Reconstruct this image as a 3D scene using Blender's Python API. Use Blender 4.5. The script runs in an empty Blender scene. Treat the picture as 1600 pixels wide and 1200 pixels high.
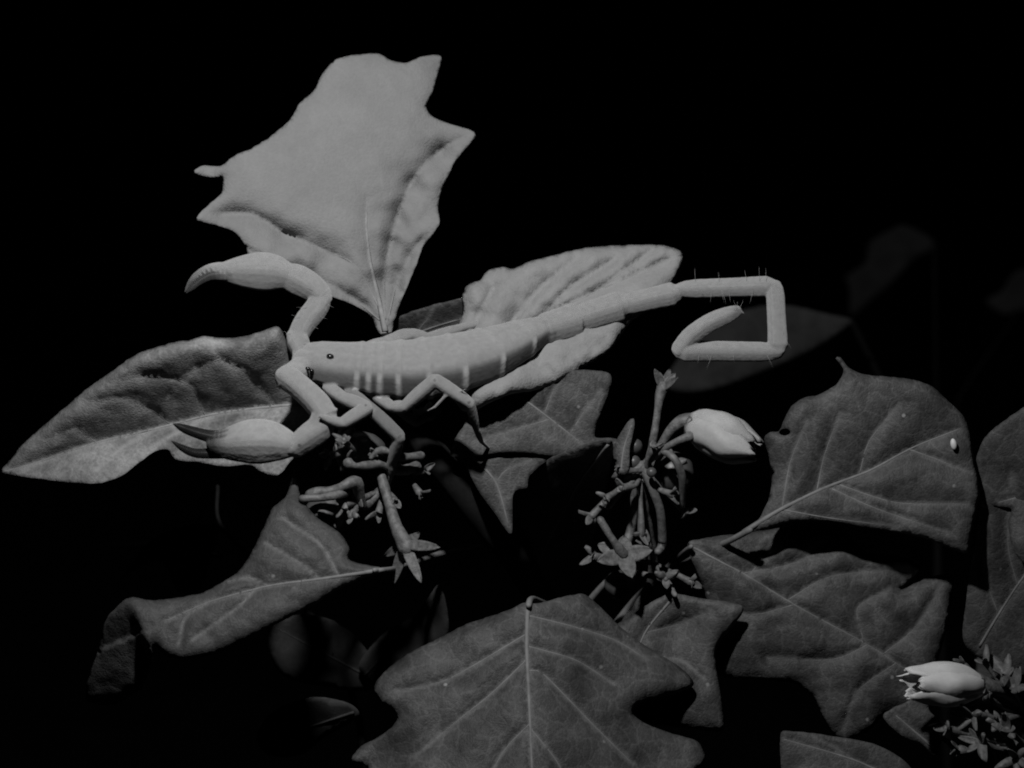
import bpy, bmesh, math, random
import numpy as np
from mathutils import Vector, noise
from mathutils.geometry import delaunay_2d_cdt
random.seed(7); rng = np.random.default_rng(7)
sc = bpy.context.scene
col = sc.collection

# ------------------------------------------------------------------ camera
D = 300.0                 # mm from the lens to the scorpion
W = 115.0                 # mm the frame covers at that distance
K = W / 1600.0            # mm per photograph pixel at that distance
H = 0.42                  # metres above the ground
PITCH = math.radians(15)
Rv = np.array([1.0, 0, 0]); Fv = np.array([0, math.cos(PITCH), -math.sin(PITCH)]); Uv = np.array([0, math.sin(PITCH), math.cos(PITCH)])
FOCUS = np.array([0, 0, H])
def world(c):             # camera-aligned mm (x right, y up, z towards the lens) -> world metres
    c = np.atleast_2d(np.asarray(c, float))
    return FOCUS + 0.001 * (c[:, :1] * Rv + c[:, 1:2] * Uv - c[:, 2:3] * Fv)
cam_d = bpy.data.cameras.new('camera'); cam = bpy.data.objects.new('camera', cam_d); col.objects.link(cam)
cam.location = FOCUS - Fv * D * 0.001
cam.rotation_euler = (math.pi / 2 - PITCH, 0, 0)
cam_d.sensor_width = 36; cam_d.lens = 36 * D / W
cam_d.clip_start = 0.01; cam_d.clip_end = 500
cam_d.dof.use_dof = True; cam_d.dof.focus_distance = D * 0.001 ; cam_d.dof.aperture_fstop = 42
sc.camera = cam

# ------------------------------------------------------------------ night sky, torch, exposure
wd = bpy.data.worlds.new('World'); sc.world = wd; wd.use_nodes = True
nt = wd.node_tree; bg = nt.nodes['Background']
sky = nt.nodes.new('ShaderNodeTexSky'); sky.sky_type = 'NISHITA'; sky.sun_disc = False
sky.sun_elevation = math.radians(-6); sky.sun_rotation = math.radians(200)
bw = nt.nodes.new('ShaderNodeRGBToBW'); nt.links.new(sky.outputs[0], bw.inputs[0]); nt.links.new(bw.outputs[0], bg.inputs[0])
bg.inputs[1].default_value = 0.02
LAMP = np.array([-12.0, 74.0, 104.0]); AIM = np.array([-8.0, 4.0, -6.0])
ld = bpy.data.lights.new('torch', 'SPOT'); lamp = bpy.data.objects.new('torch', ld); col.objects.link(lamp)
lamp.location = world(LAMP)[0]
lamp.rotation_euler = Vector(world(AIM)[0] - world(LAMP)[0]).to_track_quat('-Z', 'Y').to_euler()
ld.energy = 0.95; ld.shadow_soft_size = 0.003; ld.spot_size = math.radians(100); ld.spot_blend = 1.0
ld.use_soft_falloff = False
sc.view_settings.view_transform = 'Standard'; sc.view_settings.look = 'None'
sc.view_settings.exposure = 0.0; sc.view_settings.gamma = 1.0
sc.render.resolution_x = 1024; sc.render.resolution_y = 768
sc.render.engine = 'CYCLES'
sc.cycles.filter_width = 1.9

# ------------------------------------------------------------------ basic helpers
def cm(px, py, d):        # photograph pixel at depth d (mm behind the focus plane) -> camera-aligned mm
    s = K * (D + np.asarray(d, float)) / D
    return np.stack([(np.asarray(px, float) - 800) * s, -(np.asarray(py, float) - 600) * s, -np.asarray(d, float) + 0 * s], -1)
def C(px, py, d): return cm([px], [py], [d])[0]

def link(name, me, parent, mat, kind=None, label=None):
    o = bpy.data.objects.new(name, me); col.objects.link(o)
    if mat: me.materials.append(mat)
    if parent is not None: o.parent = parent
    if kind: o['kind'] = kind
    if label: o['label'] = label
    return o
def abs_loc(p):
    v = np.zeros(3)
    while p is not None:
        v += np.array(p.location); p = p.parent
    return v
def mesh(name, verts_mm, faces, parent, mat, attrs=None, smooth=True, kind=None, label=None):
    base = abs_loc(parent)
    v = world(verts_mm) - base
    me = bpy.data.meshes.new(name)
    me.from_pydata(v.tolist(), [], [list(map(int, f)) for f in faces]); me.update()
    if smooth: me.polygons.foreach_set('use_smooth', [True] * len(me.polygons))
    for an, av in (attrs or {}).items():
        a = me.attributes.new(an, 'FLOAT', 'POINT'); a.data.foreach_set('value', np.asarray(av, np.float32))
    return link(name, me, parent, mat, kind, label)
def thing(name, loc, label, cat, group=None):
    o = bpy.data.objects.new(name, None); col.objects.link(o); o.location = loc; o.empty_display_size = 0.01
    o['label'] = label; o['category'] = cat
    if group: o['group'] = group
    return o
def catmull(P, step, closed=False):
    P = np.asarray(P, float); n = len(P); out = []
    segs = n if closed else n - 1
    for i in range(segs):
        p1, p2 = P[i], P[(i + 1) % n]
        p0 = P[(i - 1) % n] if closed or i > 0 else 2 * p1 - p2
        p3 = P[(i + 2) % n] if closed or i + 2 < n else 2 * p2 - p1
        m = max(2, int(np.linalg.norm((p2 - p1)[:2]) / step))
        t = np.linspace(0, 1, m, endpoint=False)[:, None]
        tn = 0.42
        m1 = tn * (p2 - p0); m2 = tn * (p3 - p1)
        out.append((2*t**3-3*t**2+1)*p1 + (t**3-2*t**2+t)*m1 + (-2*t**3+3*t**2)*p2 + (t**3-t**2)*m2)
    if not closed: out.append(P[-1:])
    return np.concatenate(out)
def seg_dist(pts, poly):
    """distance, and signed side, of each 2-D point to a polyline"""
    best = np.full(len(pts), 1e9); side = np.zeros(len(pts))
    for a, b in zip(poly[:-1], poly[1:]):
        ab = b - a; L2 = ab @ ab + 1e-12
        t = np.clip(((pts - a) @ ab) / L2, 0, 1)
        q = a + t[:, None] * ab
        dd = np.hypot(*(pts - q).T)
        cr = ab[0] * (pts[:, 1] - a[1]) - ab[1] * (pts[:, 0] - a[0])
        m = dd < best
        best[m] = dd[m]; side[m] = np.sign(cr[m])
    return best, side
def inside(pts, poly):
    x, y = pts[:, 0], pts[:, 1]; r = np.zeros(len(pts), bool); n = len(poly)
    for i in range(n):
        x1, y1 = poly[i]; x2, y2 = poly[(i + 1) % n]
        if y1 == y2: continue
        c = ((y1 > y) != (y2 > y)) & (x < (x2 - x1) * (y - y1) / (y2 - y1) + x1)
        r ^= c
    return r
def fbm(pts, scale, seed, octv=3):
    out = np.empty(len(pts))
    for i, (x, y) in enumerate(pts):
        out[i] = noise.fractal(Vector((x / scale + seed * 13.7, y / scale - seed * 7.1, seed * 3.3)), 1.0, 2.1, octv)
    return out

# ------------------------------------------------------------------ materials (the photograph is monochrome: neutral greys)
def newmat(name):
    m = bpy.data.materials.new(name); m.use_nodes = True
    n = m.node_tree; b = n.nodes['Principled BSDF']
    return m, n, b
def g(v): return (v, v, v, 1)
def tex(n, kind, scale, detail=3, rough=0.55):
    tc = n.nodes.new('ShaderNodeTexCoord'); t = n.nodes.new(kind)
    n.links.new(tc.outputs['Object'], t.inputs['Vector']); t.inputs['Scale'].default_value = scale
    if kind == 'ShaderNodeTexNoise': t.inputs['Detail'].default_value = detail; t.inputs['Roughness'].default_value = rough
    return t
def ramp(n, src, a, b, ca, cb):
    r = n.nodes.new('ShaderNodeMapRange'); r.inputs['From Min'].default_value = a; r.inputs['From Max'].default_value = b
    r.inputs['To Min'].default_value = ca; r.inputs['To Max'].default_value = cb; n.links.new(src, r.inputs['Value']); return r.outputs[0]
def mathn(n, op, a, b):
    m = n.nodes.new('ShaderNodeMath'); m.operation = op
    for i, s in enumerate((a, b)):
        if isinstance(s, (int, float)): m.inputs[i].default_value = s
        else: n.links.new(s, m.inputs[i])
    return m.outputs[0]
def leaf_mat(name, base, vein, mott=0.25, bump=0.25, bscale=6500, rough=0.55, spec=0.3, speck=0.0, net=0.12, sheen=0.0):
    m, n, b = newmat(name)
    at = n.nodes.new('ShaderNodeAttribute'); at.attribute_name = 'vein'
    big = tex(n, 'ShaderNodeTexNoise', 260, 4); fine = tex(n, 'ShaderNodeTexNoise', 2600, 3)
    k1 = ramp(n, big.outputs['Fac'], 0.3, 0.7, 1 - mott, 1 + mott)
    k2 = ramp(n, fine.outputs['Fac'], 0.3, 0.7, 1 - mott * 0.45, 1 + mott * 0.45)
    vor = tex(n, 'ShaderNodeTexVoronoi', 520); vor.feature = 'DISTANCE_TO_EDGE'
    wob = tex(n, 'ShaderNodeTexNoise', 700, 2)
    tc = n.nodes.new('ShaderNodeTexCoord')
    mx = n.nodes.new('ShaderNodeMixRGB'); mx.inputs[0].default_value = 0.0012
    mx.blend_type = 'ADD'; n.links.new(tc.outputs['Object'], mx.inputs[1]); n.links.new(wob.outputs['Color'], mx.inputs[2]); n.links.new(mx.outputs[0], vor.inputs['Vector'])
    netv = ramp(n, vor.outputs['Distance'], 0.0, 0.09, 1 + net, 1.0)
    c = mathn(n, 'MULTIPLY', mathn(n, 'MULTIPLY', k1, k2), netv)
    c = mathn(n, 'MULTIPLY', c, base)
    mixc = n.nodes.new('ShaderNodeMix'); mixc.data_type = 'FLOAT'
    n.links.new(at.outputs['Fac'], mixc.inputs[0]); n.links.new(c, mixc.inputs[2]); mixc.inputs[3].default_value = vein
    out = mixc.outputs[0]
    if speck:
        sv = tex(n, 'ShaderNodeTexVoronoi', 330); sv.inputs['Randomness'].default_value = 1
        pick = n.nodes.new('ShaderNodeSeparateColor'); n.links.new(sv.outputs['Color'], pick.inputs[0])
        s1 = ramp(n, sv.outputs['Distance'], 0.045, 0.09, 1, 0); s2 = ramp(n, pick.outputs[0], 0.5, 0.95, 0, 1)
        sp = mathn(n, 'MULTIPLY', s1, s2)
        out = mathn(n, 'ADD', out, mathn(n, 'MULTIPLY', sp, speck))
    n.links.new(out, b.inputs['Base Color'])
    b.inputs['Roughness'].default_value = rough; b.inputs['Specular IOR Level'].default_value = spec
    b.inputs['Diffuse Roughness'].default_value = 0.2
    if sheen: b.inputs['Sheen Weight'].default_value = sheen; b.inputs['Sheen Roughness'].default_value = 0.6
    fn = tex(n, 'ShaderNodeTexNoise', bscale, 2); fn2 = tex(n, 'ShaderNodeTexVoronoi', bscale * 0.55)
    hh = mathn(n, 'ADD', fn.outputs['Fac'], mathn(n, 'MULTIPLY', fn2.outputs['Distance'], -0.6))
    hh = mathn(n, 'ADD', hh, ramp(n, vor.outputs['Distance'], 0.0, 0.25, -0.55 if rough < .7 else -0.15, 0.0))
    bp = n.nodes.new('ShaderNodeBump'); bp.inputs['Strength'].default_value = bump; bp.inputs['Distance'].default_value = 0.00012
    n.links.new(hh, bp.inputs['Height']); n.links.new(bp.outputs[0], b.inputs['Normal'])
    return m
def plain_mat(name, base, rough=0.5, spec=0.35, mott=0.2, nscale=900, bump=0.15, bscale=4000, sss=0.0, rad=0.0006):
    m, n, b = newmat(name)
    t = tex(n, 'ShaderNodeTexNoise', nscale, 4)
    n.links.new(ramp(n, t.outputs['Fac'], 0.3, 0.7, base * (1 - mott), base * (1 + mott)), b.inputs['Base Color'])
    b.inputs['Roughness'].default_value = rough; b.inputs['Specular IOR Level'].default_value = spec
    if sss:
        b.inputs['Subsurface Weight'].default_value = sss; b.inputs['Subsurface Radius'].default_value = (1, 1, 1); b.inputs['Subsurface Scale'].default_value = rad
    f = tex(n, 'ShaderNodeTexNoise', bscale, 3); bp = n.nodes.new('ShaderNodeBump')
    bp.inputs['Strength'].default_value = bump; bp.inputs['Distance'].default_value = 0.00015
    n.links.new(f.outputs['Fac'], bp.inputs['Height']); n.links.new(bp.outputs[0], b.inputs['Normal'])
    return m
M = {
    'leafp': leaf_mat('pale_leaf', 0.04, 0.11, mott=0.22, bump=0.5, speck=0.1, rough=0.58, spec=0.2, net=0.3),
    'woolly': leaf_mat('woolly_leaf', 0.165, 0.18, mott=0.08, bump=0.6, bscale=5200, rough=0.85, spec=0.05, net=0.03),
    'downy': leaf_mat('downy_leaf', 0.185, 0.21, mott=0.10, bump=0.55, bscale=5200, rough=0.8, spec=0.1, net=0.05),
    'leaf': leaf_mat('green_leaf', 0.040, 0.10, mott=0.45, bump=0.5, speck=0.14, rough=0.58, spec=0.2, net=0.4),
    'leafb': leaf_mat('worn_leaf', 0.14, 0.26, mott=0.5, bump=0.5, speck=0.1, rough=0.75, spec=0.12, net=0.18),
    'far': leaf_mat('far_leaf', 0.04, 0.05, mott=0.25, bump=0.2, rough=0.7, spec=0.1),
    'stem': plain_mat('plant_stem', 0.012, rough=0.9, spec=0.03),
    'ribpale': plain_mat('worn_rib', 0.2, rough=0.7, spec=0.1),
    'ribfar': plain_mat('far_rib', 0.045, rough=0.8, spec=0.05),
    'rib': plain_mat('leaf_rib', 0.125, rough=0.6, spec=0.15),
    'ribdowny': plain_mat('downy_rib', 0.18, rough=0.8, spec=0.1),
    'petal': plain_mat('white_petal', 0.46, rough=0.6, spec=0.2, mott=0.05, bump=0.1, sss=0.2, rad=0.0004),
    'calyx': plain_mat('calyx_green', 0.085, rough=0.55, spec=0.25, mott=0.45, nscale=1600, bump=0.4),
    'berry': plain_mat('berry_skin', 0.05, rough=0.42, spec=0.35, bump=0.05),
    'soil': plain_mat('soil', 0.05, rough=0.95, spec=0.05, nscale=30, bump=0.8, bscale=300),
    'petaldim': plain_mat('white_petal_dimmed', 0.26, rough=0.6, spec=0.2, mott=0.08, bump=0.15, sss=0.2, rad=0.0004),  # same white petal, colour lowered to offset stronger torch light
    'eye': plain_mat('eye_black', 0.01, rough=0.2, spec=0.5, mott=0.0, bump=0.0),
    'hair': plain_mat('bristle', 0.25, rough=0.5, mott=0.0, bump=0.0),
    'egg': plain_mat('egg_white', 0.5, rough=0.5, bump=0.0),
}
def scorp_mat():
    m, n, b = newmat('scorpion_shell')
    at = n.nodes.new('ShaderNodeAttribute'); at.attribute_name = 'tint'
    t = tex(n, 'ShaderNodeTexNoise', 1500, 4)
    n.links.new(mathn(n, 'MULTIPLY', at.outputs['Fac'], ramp(n, t.outputs['Fac'], 0.3, 0.7, 0.92, 1.08)), b.inputs['Base Color'])
    b.inputs['Roughness'].default_value = 0.5; b.inputs['Specular IOR Level'].default_value = 0.1; b.inputs['Diffuse Roughness'].default_value = 1.0
    b.inputs['Subsurface Weight'].default_value = 0.2; b.inputs['Subsurface Radius'].default_value = (1, 1, 1); b.inputs['Subsurface Scale'].default_value = 0.0006
    f = tex(n, 'ShaderNodeTexNoise', 5000, 3); bp = n.nodes.new('ShaderNodeBump')
    bp.inputs['Strength'].default_value = 0.12; bp.inputs['Distance'].default_value = 0.0001
    n.links.new(f.outputs['Fac'], bp.inputs['Height']); n.links.new(bp.outputs[0], b.inputs['Normal'])
    return m
M['scorpion'] = scorp_mat()

# ------------------------------------------------------------------ shape builders
def tube_arrays(path, rad, sides=8, up=None, flat=1.0, cap=True, sq=1.0, taper=0.0):
    """path: camera-mm points, rad: radius or (a, b) per point"""
    P = np.asarray(path, float); n = len(P)
    T = np.gradient(P, axis=0); T /= np.linalg.norm(T, axis=1)[:, None] + 1e-12
    R = np.asarray(rad, float)
    if R.ndim == 1: R = np.stack([R, R * flat], 1)
    u = np.array(up if up is not None else (0.13, 0.3, 1.0), float)
    V = []; Fc = []
    ang = np.linspace(0, 2 * np.pi, sides, endpoint=False)
    for i in range(n):
        t = T[i]; b = u - (u @ t) * t
        if np.linalg.norm(b) < 1e-3: b = np.array([1, 0, 0.0]) - t[0] * t
        b /= np.linalg.norm(b); a = np.cross(t, b)
        ca = np.sign(np.cos(ang)) * np.abs(np.cos(ang)) ** sq; sa = np.sign(np.sin(ang)) * np.abs(np.sin(ang)) ** sq
        ca = ca * (1 - taper * np.clip(-sa + .3, 0, 1.3) ** 1.0)
        V.append(P[i] + ca[:, None] * a * R[i, 0] + sa[:, None] * b * R[i, 1])
    V = np.concatenate(V)
    for i in range(n - 1):
        for j in range(sides):
            k = (j + 1) % sides
            Fc.append((i * sides + j, i * sides + k, (i + 1) * sides + k, (i + 1) * sides + j))
    if cap:
        Fc.append(tuple(range(sides))[::-1]); Fc.append(tuple((n - 1) * sides + j for j in range(sides)))
    return V, Fc
def merge(parts):
    V = []; Fc = []; o = 0
    for v, f in parts:
        V.append(v); Fc += [tuple(i + o for i in q) for q in f]; o += len(v)
    return np.concatenate(V), Fc
def smooth_path(pts, step=6):
    """pts: (px, py, d, r_px) -> camera-mm path and radii"""
    q = catmull(np.asarray(pts, float), step)
    p = cm(q[:, 0], q[:, 1], q[:, 2]); r = np.maximum(q[:, 3], 0.3) * K * (D + q[:, 2]) / D
    return p, r
def tube(name, pts, parent, mat, sides=10, round_end=True, knob=0.0, **kw):
    p, r = smooth_path(pts, 5)
    if round_end:
        t0 = p[0] - p[1]; t0 /= np.linalg.norm(t0); t1 = p[-1] - p[-2]; t1 /= np.linalg.norm(t1)
        p = np.concatenate([[p[0] + t0 * r[0] * .9, p[0] + t0 * r[0] * .55], p, [p[-1] + t1 * r[-1] * .55, p[-1] + t1 * r[-1] * .9]])
        r = np.concatenate([[r[0] * .3, r[0] * .75], r, [r[-1] * .75, r[-1] * .3]])
    if knob:
        r = r * (1 + knob * np.array([noise.noise(Vector(q * 0.9)) for q in p]))
    v, f = tube_arrays(p, r, sides)
    return mesh(name, v, f, parent, mat, **kw)
def blob(name, px, py, d, rx, ry, rz, parent, mat, rot=0.0, lump=0.0, seg=20, **kw):
    s = K * (D + d) / D; V = []; Fc = []; n = seg; m = seg // 2 + 1
    for i in range(m):
        th = math.pi * i / (m - 1)
        for j in range(n):
            ph = 2 * math.pi * j / n
            v = np.array([math.cos(th), math.sin(th) * math.cos(ph), math.sin(th) * math.sin(ph)])
            w = 1 + lump * noise.noise(Vector(v * 2.3) + Vector((px, py, 0)))
            x, y, z = v[0] * rx * s * w, v[1] * ry * s * w, v[2] * rz * s * w
            V.append((x * math.cos(rot) - y * math.sin(rot), x * math.sin(rot) + y * math.cos(rot), z))
    for i in range(m - 1):
        for j in range(n): Fc.append((i*n+j, i*n+(j+1)%n, (i+1)*n+(j+1)%n, (i+1)*n+j))
    V = np.array(V) + C(px, py, d)
    # weld the poles
    V[:n] = V[:n].mean(0); V[-n:] = V[-n:].mean(0)
    return mesh(name, V, Fc, parent, mat, **kw)

def leaf(parent, mat, ribmat, outline, plane, midrib, sides=(), fold=(0, 0), quilt=(0.35, 22), bumps=(), wave=(0.3, 60), rim=(0.0, 12),
         grid=6.0, mw=4.0, sw=2.0, seed=1, thick=0.13, label=None, veinw=3.0, petiole=None, rimside=None, holes=(), name='leaf', extra=None, sidesharp=True, edge_j=0.8):
    x0, y0, d0, sx, sy = plane
    out = catmull(outline, 4.0, True)
    out += (fbm(out, 9.0, seed + 40, 2)[:, None]) * edge_j
    mid = catmull(midrib, 8.0); sv = [catmull(s, 8.0) for s in sides]
    def depth(p):
        d = d0 + K * ((y0 - p[:, 1]) * sy - (p[:, 0] - x0) * sx)
        dm, sd = seg_dist(p, mid)
        sm = np.sqrt(dm ** 2 + 36) - 6
        d = d + K * sm * np.where(sd < 0, fold[0], fold[1])
        dv = dm.copy()
        for s in sv:
            q, _ = seg_dist(p, s); dv = np.minimum(dv, q)
        de, _ = seg_dist(p, np.vstack([out, out[:1]]))
        d = d - quilt[0] * (1 - np.exp(-dv / quilt[1])) * (1 - np.exp(-de / 14.0))
        for bx, by, br, bh in bumps:
            d = d + bh * np.exp(-((p[:, 0] - bx) ** 2 + (p[:, 1] - by) ** 2) / br ** 2)
        d = d + wave[0] * fbm(p, wave[1], seed, 3)
        if rim[0]: d = d + rim[0] * np.exp(-de / rim[1]) * (1 if rimside is None else np.clip(sd * rimside * np.minimum(dm / 25, 1), 0, 1))
        if extra is not None: d = d + extra(p)
        return d, dv, de
    lo = out.min(0); hi = out.max(0)
    xs, ys = np.meshgrid(np.arange(lo[0], hi[0], grid), np.arange(lo[1], hi[1], grid * 0.866))
    xs = xs + (np.arange(xs.shape[0])[:, None] % 2) * grid / 2
    P = np.stack([xs.ravel(), ys.ravel()], 1) + rng.uniform(-.18, .18, (xs.size, 2)) * grid
    vp = np.concatenate([mid] + sv)
    keep = inside(P, out); P = P[keep]
    de, _ = seg_dist(P, np.vstack([out, out[:1]])); P = P[de > 0.55 * grid]
    vin = inside(vp, out); vp = vp[vin]
    if len(vp):
        ve, _ = seg_dist(vp, np.vstack([out, out[:1]])); vp = vp[ve > 3]
        dvv = np.full(len(P), 1e9)
        for s in [mid] + sv: dvv = np.minimum(dvv, seg_dist(P, s)[0])
        P = P[dvv > 0.5 * grid]
    n = len(out); loops = [(i, (i + 1) % n) for i in range(n)]; ring = [out]
    off = n
    for hx, hy, hr in holes:
        a = np.linspace(0, 2 * np.pi, 14, endpoint=False); h = np.stack([hx + hr * np.cos(a) * 1.3, hy + hr * .8 * np.sin(a)], 1)
        P = P[np.hypot(P[:, 0] - hx, P[:, 1] - hy) > hr * 1.5]
        ring.append(h); loops += [(off + i, off + (i + 1) % 14) for i in range(14)]; off += 14
    allp = np.concatenate(ring + [P, vp])
    r = delaunay_2d_cdt([Vector(p) for p in allp], loops, [], 2 if holes else 1, 1e-4)
    V2 = np.array([tuple(v) for v in r[0]]); F = [tuple(f) for f in r[2]]
    if holes:
        cen = np.array([V2[list(f)].mean(0) for f in F]); ok = inside(cen, out)
        for h in ring[1:]: ok &= ~inside(cen, h)
        F = [f for f, k in zip(F, ok) if k]
    d, dv, de = depth(V2)
    V3 = cm(V2[:, 0], V2[:, 1], d)
    Fa = np.array(F)
    fn = np.cross(V3[Fa[:, 1]] - V3[Fa[:, 0]], V3[Fa[:, 2]] - V3[Fa[:, 0]])
    flip = fn[:, 2] < 0; Fa[flip] = Fa[flip][:, ::-1]; fn[flip] *= -1
    N = np.zeros_like(V3)
    for j in range(3): np.add.at(N, Fa[:, j], fn)
    N /= np.linalg.norm(N, axis=1)[:, None] + 1e-12
    back = V3 - N * thick
    nv = len(V3)
    from collections import Counter
    ec = Counter()
    for f in Fa:
        for a, b in ((f[0], f[1]), (f[1], f[2]), (f[2], f[0])): ec[(a, b)] += 1
    wall = [(b, a, a + nv, b + nv) for (a, b) in ec if (b, a) not in ec]
    faces = [tuple(f) for f in Fa] + [tuple(f[::-1] + nv) for f in Fa] + wall
    vein = np.exp(-(dv / veinw) ** 2) * 0.7
    root = mesh(name, np.concatenate([V3, back]), faces, parent, mat, {'vein': np.concatenate([vein, vein])}, label=label)
    def rib(nm, poly, w0, w1):
        ok = inside(poly, out); poly = poly[ok]
        if len(poly) < 3: return
        dd, _, _ = depth(poly); p = cm(poly[:, 0], poly[:, 1], dd + 0.05)
        rr = np.linspace(w0, w1, len(poly)) * K * .5
        v, f = tube_arrays(p, rr, 6)
        mesh(nm, v, f, root, ribmat)
    rib('midrib', mid, mw * 1.5, mw * .5)
    for s in sv: rib('side_vein', s, sw * 1.25, sw * .4)
    if petiole: tube('petiole', petiole, root, ribmat, 8)
    return root

# ------------------------------------------------------------------ ground
me = bpy.data.meshes.new('ground')
bm = bmesh.new(); n = 60
xs = np.sign(np.linspace(-1, 1, n)) * np.abs(np.linspace(-1, 1, n)) ** 4 * 200
vs = [[bm.verts.new((x, y, 0.012 * noise.noise(Vector((x * 9, y * 9, 0))) if abs(x) < 3 and abs(y) < 3 else 0)) for x in xs] for y in xs]
for i in range(n - 1):
    for j in range(n - 1): bm.faces.new((vs[i][j], vs[i][j+1], vs[i+1][j+1], vs[i+1][j]))
bm.to_mesh(me); bm.free()
link('ground', me, None, M['soil'], 'structure')

# ------------------------------------------------------------------ the nightshade plant the scorpion sits on
def stem_to_ground(pts, root, mat, name='stem', sides=12, foot=None):
    """pts (px,py,d,r_px) from the top; the stem then goes on down to the soil"""
    p, r = smooth_path(pts, 8)
    w = world(p); end = w[-1]; ft = np.array(foot if foot is not None else (end[0] + .01, end[1] + .03, 0.0))
    t = np.linspace(0, 1, 14)[1:, None]
    m = end + (ft - end) * t + np.array([0.006, 0.004, 0]) * np.sin(t * 5)
    ww = np.concatenate([w, m]); rr = np.concatenate([r, np.full(len(m), r[-1])])
    mm = (ww - FOCUS) * 1000; c = np.stack([mm @ Rv, mm @ Uv, -(mm @ Fv)], 1)
    v, f = tube_arrays(c, rr, sides)
    return mesh(name, v, f, root, mat)
plant = thing('nightshade_plant', (0.02, 0.05, 0), 'nightshade plant carrying the scorpion, with pale downy leaves on top, white flowers and berries', 'plant')
stem_to_ground([(604, 520, 4, 8), (612, 570, 4, 12), (628, 630, 3, 19), (660, 685, 3.5, 24), (705, 745, 5, 24), (755, 810, 8, 24), (805, 870, 13, 24), (850, 950, 36, 25), (880, 1100, 48, 26)], plant, M['stem'])

def creases(p):
    out = np.zeros(len(p))
    for poly, amp, w, sg in ((((603,480),(602,430),(608,390),(622,335),(642,288),(665,256),(700,226),(742,208)), 4.2, 24, -1),
                             (((608,500),(620,450),(636,410),(655,380),(688,346)), 4.0, 22, -1),
                             (((575,425),(555,415),(500,388),(440,362),(395,335),(310,337)), 2.8, 15, 1),
                             (((595,490),(545,462),(490,432),(430,404)), 2.8, 16, 1)):
        q = catmull(np.array(poly, float), 8); d, s = seg_dist(p, q)
        end = np.minimum(np.hypot(p[:, 0] - q[0, 0], p[:, 1] - q[0, 1]), np.hypot(p[:, 0] - q[-1, 0], p[:, 1] - q[-1, 1]))
        vary = 0.72 + 0.5 * fbm(p, 45, 77, 2)
        out += np.where(s * sg > 0, amp * vary * (np.exp(-d / w)), amp * vary * np.exp(-d / 40.0)) * np.clip(end / 60, 0, 1)
    return out
# tall leaf standing up behind the scorpion
leaf(plant, M['woolly'], M['ribdowny'],
     [(592,520),(578,492),(548,474),(512,461),(470,447),(425,425),(392,408),(384,385),(366,362),(335,351),(308,344),(311,335),(328,318),(346,302),(348,287),(347,276),
      (330,277),(308,272),(304,266),(318,259),(346,259),(365,244),(395,231),(420,215),(445,195),(456,183),(467,162),(490,142),(505,114),(527,92),(560,85),(592,84),(610,94),(633,98),(655,90),
      (672,86),(688,87),(690,94),(684,115),(676,145),(666,165),(672,179),(690,189),(718,198),(735,203),(743,211),(730,230),(712,250),(700,275),(690,300),(684,325),(687,348),
      (675,368),(661,385),(650,415),(635,450),(621,485),(611,522)],
     (600, 520, 5, -0.3, 0.32), [(602,518),(592,470),(578,410),(572,350),(574,310)],
     [[(602,500),(600,440),(608,390),(622,335),(642,288),(665,256),(700,226),(738,210)], [(597,490),(555,415),(500,388),(440,362),(395,335),(320,335)],
      [(600,505),(545,462),(490,432),(440,408)], [(606,500),(618,450),(636,410),(655,380),(684,350)]],
     quilt=(0.7, 18), wave=(0.2, 80), rim=(0.35, 8), seed=3, grid=4, mw=7, sw=3.0, extra=creases,
     bumps=[(325,266,18,1.5),(688,92,30,2.0)], label='tall pale downy leaf standing upright behind the head of the scorpion')

# left leaf under the near pincer
leaf(plant, M['leafb'], M['ribpale'],
     [(3,738),(10,725),(30,700),(60,672),(92,645),(130,612),(170,583),(215,553),(260,538),(300,530),(318,525),(345,528),(380,526),(410,517),(432,510),(441,518),(452,545),(470,580),(500,610),
      (540,640),(500,668),(470,700),(440,738),(425,743),(405,735),(390,726),(350,728),(310,722),(275,718),(262,702),(240,706),(215,725),(185,746),(150,755),(95,752),(40,745)],
     (460, 632, 4, 0.06, -0.2), [(560,615),(500,627),(460,632),(400,638),(330,648),(250,668),(150,692),(60,722),(5,738)],
     [[(265,663),(240,642),(190,622),(130,630)], [(320,650),(300,605),(262,590),(215,588),(170,600)], [(430,635),(385,582),(345,560),(330,535)], [(150,692),(120,670),(70,690)],
      [(345,560),(300,580),(262,620)], [(330,648),(270,680),(235,700)], [(240,672),(190,700),(150,735)]],
     fold=(-1.0, -0.92), quilt=(0.6, 14), wave=(0.45, 55), rim=(2.8, 9), rimside=1, seed=5, grid=5, mw=5, sw=2.0,
     label='worn left leaf with a pale rim lying under the near pincer')

# leaf under the tail
leaf(plant, M['downy'], M['ribdowny'],
     [(700,600),(705,540),(722,490),(721,465),(727,450),(738,441),(750,437),(764,422),(785,417),(802,420),(830,408),(870,398),(905,389),(950,384),(1010,382),(1045,385),(1068,397),(1060,425),(1045,450),
      (1005,488),(985,504),(972,522),(955,545),(920,569),(880,592),(840,609),(800,616),(765,630),(742,641),(720,640)],
     (905, 505, 7.2, -0.06, 0.45), [(690,600),(760,545),(837,499),(910,466),(1000,425),(1066,397)],
     [[(780,533),(810,490),(850,445),(905,400)], [(850,493),(890,450),(960,405)], [(930,457),(980,420),(1020,390)], [(730,570),(745,500),(770,450)]],
     fold=(0.12, -0.35), quilt=(1.9, 13), wave=(0.7, 30), rim=(0.5, 7), seed=8, grid=5, mw=5, sw=2.4, bumps=[(745,462,26,-1.2),(772,615,55,-4.0)],
     label='pale downy leaf lying under the tail of the scorpion')

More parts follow.
